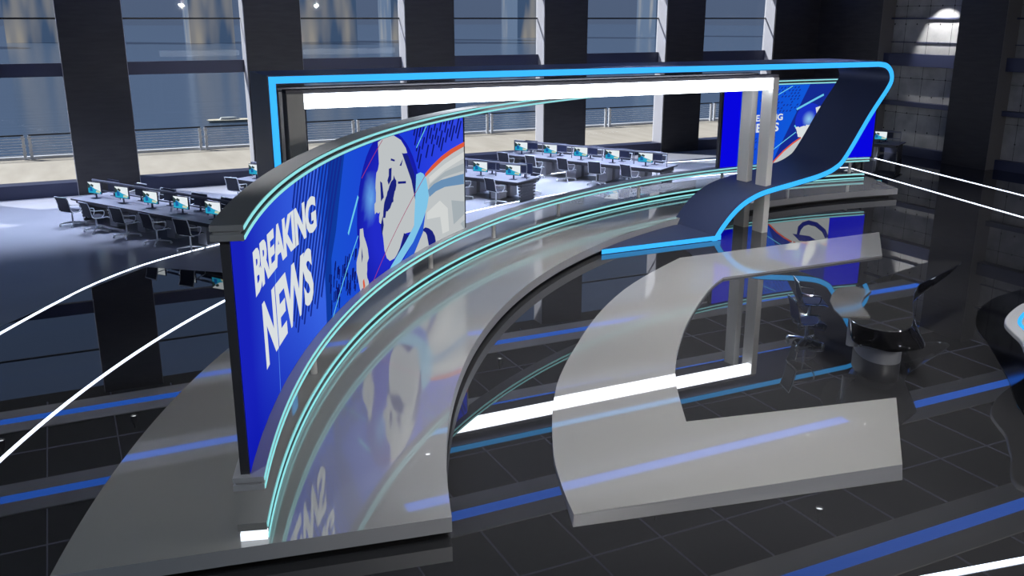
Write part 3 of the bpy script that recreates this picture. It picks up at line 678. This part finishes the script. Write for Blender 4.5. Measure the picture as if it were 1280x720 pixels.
# ------------------------------------------------------------------ rounded table at the right edge
t = thing('round_table', 'rounded grey table with cyan light line over painted black floor shadow', 'table')
tp = closed_cat([(12.3, 7.95), (13.15, 8.85), (13.72, 9.38), (13.99, 9.74), (14.35, 10.16), (15.0, 10.52), (15.94, 10.83), (17.6, 11.1), (18.4, 9.6), (16.6, 7.4), (13.6, 6.6)], 6); tp = [(p[0] + .13, p[1] - .03) for p in tp]
def shrink(P, k, c=(15.4, 9.0)): return [(c[0] + (p[0] - c[0]) * k, c[1] + (p[1] - c[1]) * k) for p in P]
SG = 1 if sum(tp[i][0] * tp[(i + 1) % len(tp)][1] - tp[(i + 1) % len(tp)][0] * tp[i][1] for i in range(len(tp))) < 0 else -1
mb = MB(); mb.prism(tp, .80, .90); mb.build('table_top', M['tablegrey'], t, bevel=.02)
a = offs(tp + [tp[0]], -.2 * SG)[:-1]; bb = offs(tp + [tp[0]], -.265 * SG)[:-1]
mb = MB(); n = len(a); mb.loft([[(*a[i % n], .902), (*bb[i % n], .902), (*bb[i % n], .91), (*a[i % n], .91)] for i in range(n + 1)], caps=False); mb.build('led_line', M['cyan'], t)
mb = MB(); mb.prism(shrink(tp, .6), .0, .80); mb.build('pedestal', M['black'], t)
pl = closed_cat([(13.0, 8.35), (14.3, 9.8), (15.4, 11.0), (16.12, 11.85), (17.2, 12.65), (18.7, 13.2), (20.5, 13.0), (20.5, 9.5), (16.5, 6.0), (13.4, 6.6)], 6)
mb = MB(); mb.prism(pl, .001, .012); o = mb.build('floor_shadow', M['black'], t)  # flat black sheet painted as the table's shadow on the floor
M['shadow'] = pbr('painted shadow gloss black', (.001, .001, .001), .05, ior=1.9); o.data.materials[0] = M['shadow']

# ------------------------------------------------------------------ office chair (faces local +X)
def make_chair(seatmat, label, group, met='chrome'):
    c = thing('office_chair', label, 'chair', (0, 0, 0), 0, group)
    mb = MB()
    for a in range(4):
        an = a * PI / 2 + PI / 4; d = (math.cos(an), math.sin(an))
        mb.tube([(d[0] * .03, d[1] * .03, .115), (d[0] * .36, d[1] * .36, .075)], [.026, .016], 8)
    mb.build('star_base', M[met], c)
    for a in range(4):
        an = a * PI / 2 + PI / 4; x, y = .36 * math.cos(an), .36 * math.sin(an)
        mb = MB(); mb.tube([(x, y - .018, .03), (x, y + .018, .03)], .03, 12); mb.cyl(x, y, .04, .08, .012, n=8); mb.build('caster', M[met], c)
    mb = MB(); mb.cyl(0, 0, .08, .42, .024, n=12); mb.build('column', M[met], c)
    def pad_(pts, w, th):
        m_ = MB(); R = []
        for i, (x, z) in enumerate(pts):
            q = pts[min(i + 1, len(pts) - 1)]; p = pts[max(i - 1, 0)]
            d = Vector((q[0] - p[0], q[1] - p[1])).normalized(); nx, nz_ = -d.y * th, d.x * th
            R.append([(x, -w, z), (x, w, z), (x + nx, w, z + nz_), (x + nx, -w, z + nz_)])
        m_.loft(R); return m_
    pad_([(-.20, .455), (-.12, .44), (.0, .435), (.14, .445), (.22, .44), (.27, .415)], .235, .035).build('seat', seatmat, c)
    pad_([(-.215, .49), (-.235, .58), (-.245, .68), (-.275, .80), (-.315, .90)], .225, .025).build('backrest', seatmat, c)
    mb = MB()
    for s in (-1, 1):
        mb.tube([(.29, s * .245, .41), (.22, s * .245, .445), (0, s * .245, .44), (-.17, s * .245, .455), (-.222, s * .245, .50), (-.245, s * .245, .60), (-.255, s * .245, .68), (-.285, s * .245, .80), (-.33, s * .245, .92)], .013, 8)
    mb.tube([(-.33, -.245, .915), (-.33, .245, .915)], .014, 8); mb.tube([(-.26, -.245, .72), (-.26, .245, .72)], .010, 8)
    mb.tube([(.1, -.245, .43), (0, 0, .40), (.1, .245, .43)], .016, 8); mb.tube([(-.12, -.245, .43), (0, 0, .40), (-.12, .245, .43)], .016, 8)
    mb.build('frame', M[met], c)
    for s in (-1, 1):
        mb = MB(); mb.tube(catmull([(-.262, s * .255, .70), (-.15, s * .29, .675), (.06, s * .295, .655), (.12, s * .29, .62), (.11, s * .275, .52), (.05, s * .25, .445)], 4), .012, 8)
        mb.build('armrest', M[met], c)
    return c
a1 = make_chair(M['seatblue'], 'navy leather office chair beside the anchor desk, nearer of the pair', 'anchor desk chairs', 'mirror')
a1.location = (12.36, 12.66, 0); a1.rotation_euler = (0, 0, math.radians(-22))
dup(a1, (13.33, 13.60, 0), math.radians(-30), 'navy leather office chair beside the anchor desk, farther of the pair')

# ------------------------------------------------------------------ newsroom desks (local x along the front edge, y across)
AN = math.radians(-60)
def make_desk(label, Ln=7.0):
    d = thing('newsroom_desk', label, 'desk', (0, 0, 0), AN, 'newsroom desk banks')
    mb = MB(); mb.prism([(0, 0), (Ln, 0), (Ln, 1.45), (0, 1.45)], .69, .74, 0, 1); mb.build('desk_top', [M['deskw'], M['deskd']], d, smooth=0)
    mb = MB(); mb.box(.10, Ln - .10, .10, 1.35, .60, .69); mb.build('apron', M['deskd'], d, smooth=0)
    nl = int(round((Ln - .1) / 1.38)) + 1
    for k in range(nl):
        x = .08 + (Ln - .16) * k / (nl - 1)
        if k in (0, nl - 1):
            mb = MB()
            for q in range(6): mb.box(x - .03, x + .03, .30 - .02 * q, 1.15 + .02 * q, .02 + q * .105, .09 + q * .105)
            mb.box(x - .015, x + .015, .35, 1.1, 0, .64); mb.build('end_panel', M['deskd'], d, smooth=0)
        else:
            mb = MB()
            for s in (-1, 1):
                mb = MB(); mb.tube(catmull([(x, .725 + s * .58, .64), (x, .725 + s * .42, .56), (x, .725 + s * .34, .36), (x, .725 + s * .36, .0)], 4), [.05] * 13, 8)
                mb.build('leg', M['deskd'], d)
            for yy in ((.2, .62), (.83, 1.25)):
                mb = MB(); mb.box(x + .14, x + .52, *yy, .05, .62); mb.build('pedestal', M['deskw'], d, smooth=0, bevel=.02)
    mb = MB(); mb.tube([(.1, .725, 1.22), (Ln - .1, .725, 1.22)], .036, 8); mb.tube([(.1, .725, .93), (Ln - .1, .725, .93)], .02, 8)
    mb.build('divider_rail', M['railtube'], d)
    for k in range(6):
        x = .1 + (Ln - .2) * k / 5
        mb = MB(); mb.box(x - .015, x + .015, .715, .735, .74, 1.22); mb.build('divider_post', M['railtube'], d, smooth=0)
    return d
def make_monitor():
    m_ = thing('monitor', 'x', 'monitor', (0, 0, 0), 0, 'newsroom monitors')
    mb = MB(); mb.box(-.12, .12, -.09, .09, 0, .012); mb.build('foot', M['monitor'], m_, smooth=0, bevel=.004)
    mb = MB(); mb.obox((0, .03, .11), (.025, 0, 0), (0, .012, 0), (0, 0, .11)); mb.build('neck', M['monitor'], m_, smooth=0)
    mb = MB(); mb.box(-.29, .29, -.015, .025, .14, .50); mb.build('housing', M['monitor'], m_, smooth=0, bevel=.006)
    mb = MB(); y = -.017
    def q(pts, mi): mb.add([(x, y - .0004 * mi, z) for x, z in pts], [tuple(range(len(pts)))], mi)
    q([(-.275, .155), (.275, .155), (.275, .485), (-.275, .485)], 0)
    q([(-.275, .155), (.275, .155), (.275, .22), (.16, .26), (.0, .30), (-.12, .36), (-.275, .40)], 1)
    q([(-.275, .30), (-.2, .31), (-.16, .40), (-.275, .47)], 4)
    q([(-.2, .20), (-.08, .22), (-.10, .34), (-.2, .36)], 2)
    q([(.05, .19), (.22, .17), (.26, .24), (.08, .25)], 3)
    q([(-.17, .38), (-.05, .34), (-.02, .40), (-.12, .44)], 4)
    mb.build('picture', [M['mon_w'], M['mon_t'], M['mon_b'], M['mon_y'], M['mon_k']], m_, smooth=0)
    return m_
desk0 = None; mon0 = None; ch0 = None
u = Vector((.5, -.866)); nrm = Vector((.866, .5))
BANK = [('left', (-.04, 30.86), 7.0, range(5), 5, 'left newsroom desk bank near the window wall, on pale floor'),
        ('centre front', (10.14, 33.2), 6.6, range(5), 5, 'front centre newsroom desk bank seen past the video wall edge'),
        ('centre rear', (15.83, 33.73), 6.98, range(5), 5, 'rear centre newsroom desk bank seen under the light bar'),
        ('hidden', (5.05, 32.35), 6.0, range(1), 1, 'newsroom desk bank mostly hidden behind the left leg of the arch'),
        ('far right', (29.4, 34.0), 6.0, range(5), 0, 'newsroom desk bank beside the concrete wall, behind the right screen')]
place = {'left': 'left desk bank', 'centre front': 'front centre desks', 'centre rear': 'rear centre desks', 'hidden': 'desk behind arch leg', 'far right': 'desk by concrete wall'}
for nm, st_, Ln, mons, nch, lab in BANK:
    d = make_desk(lab, Ln); d.location = (*st_, 0)
    S = Vector(st_)
    sp = 1.38 if Ln > 6.5 else 1.12
    for k in mons:
        for side in (0, 1):
            p = S + u * (.62 + sp * k + (.12 if side else 0)) + nrm * (.45 if not side else 1.02)
            rz = AN + (PI if side else 0) + (.12 if not side else 0)
            lb = ('monitor showing teal picture on %s, %s from window end' if not side else 'monitor seen from behind across %s, %s from window end') % (place[nm], ordn[k])
            if mon0 is None: mon0 = make_monitor(); mon0.location = (p.x, p.y, .742); mon0.rotation_euler = (0, 0, rz); mon0['label'] = lb
            else: dup(mon0, (p.x, p.y, .742), rz, lb)
    for k in range(nch):
        for side in (0, 1):
            p = S + u * (.42 + sp * k + rnd.uniform(-.06, .06)) + nrm * (-.30 + rnd.uniform(-.08, .08) if not side else 1.85 + rnd.uniform(-.1, .15))
            if p.y > 35.2: continue
            rz = AN + PI / 2 + (0 if not side else PI) + rnd.uniform(-.25, .25)
            lb = 'dark mesh chair at %s side of %s, %s from window end' % ('near' if not side else 'far', place[nm], ordn[k])
            if ch0 is None:
                ch0 = make_chair(M['mesh'], lb, 'newsroom chairs'); ch0.location = (p.x, p.y, .004); ch0.rotation_euler = (0, 0, rz)
            else: dup(ch0, (p.x, p.y, .004), rz, lb)

# ------------------------------------------------------------------ daylight
w = bpy.data.worlds.new('sky'); sc.world = w; w.use_nodes = True
nt = w.node_tree; bg = nt.nodes['Background']
tc = nt.nodes.new('ShaderNodeTexCoord'); sx = nt.nodes.new('ShaderNodeSeparateXYZ'); rp = nt.nodes.new('ShaderNodeValToRGB')
rp.color_ramp.elements[0].color = (*lin((88, 101, 124)), 1); rp.color_ramp.elements[1].color = (*lin((84, 106, 146)), 1)
nt.links.new(tc.outputs['Generated'], sx.inputs[0]); nt.links.new(sx.outputs['Z'], rp.inputs[0]); nt.links.new(rp.outputs[0], bg.inputs[0])
bg.inputs[1].default_value = 1.0
l = bpy.data.lights.new('sun', 'SUN'); l.energy = 8.5; l.angle = math.radians(1.0); l.color = (1, .96, .9)
o = bpy.data.objects.new('sun', l); COL.objects.link(o)
o.rotation_euler = Vector((.80, -.85, -1.15)).to_track_quat('-Z', 'Y').to_euler()

# ------------------------------------------------------------------ camera
cam = bpy.data.cameras.new('camera'); co = bpy.data.objects.new('camera', cam); COL.objects.link(co); sc.camera = co
cam.sensor_width = 36; cam.lens = 1155.7 / 1280 * 36; cam.clip_end = 3000
co.location = (0, 0, 6)
yaw, pit, rol = .449219, .283744, .00107
fh = Vector((math.sin(yaw), math.cos(yaw), 0)); rt = Vector((math.cos(yaw), -math.sin(yaw), 0)); up = Vector((0, 0, 1))
fwd = fh * math.cos(pit) - up * math.sin(pit); upc = fh * math.sin(pit) + up * math.cos(pit)
R = Matrix((rt, upc, -fwd)).transposed()
co.rotation_euler = R.to_euler()
sc.view_settings.view_transform = 'Standard'; sc.view_settings.look = 'None'
sc.view_settings.gamma = 1; sc.view_settings.use_curve_mapping = False; sc.view_settings.exposure = 0
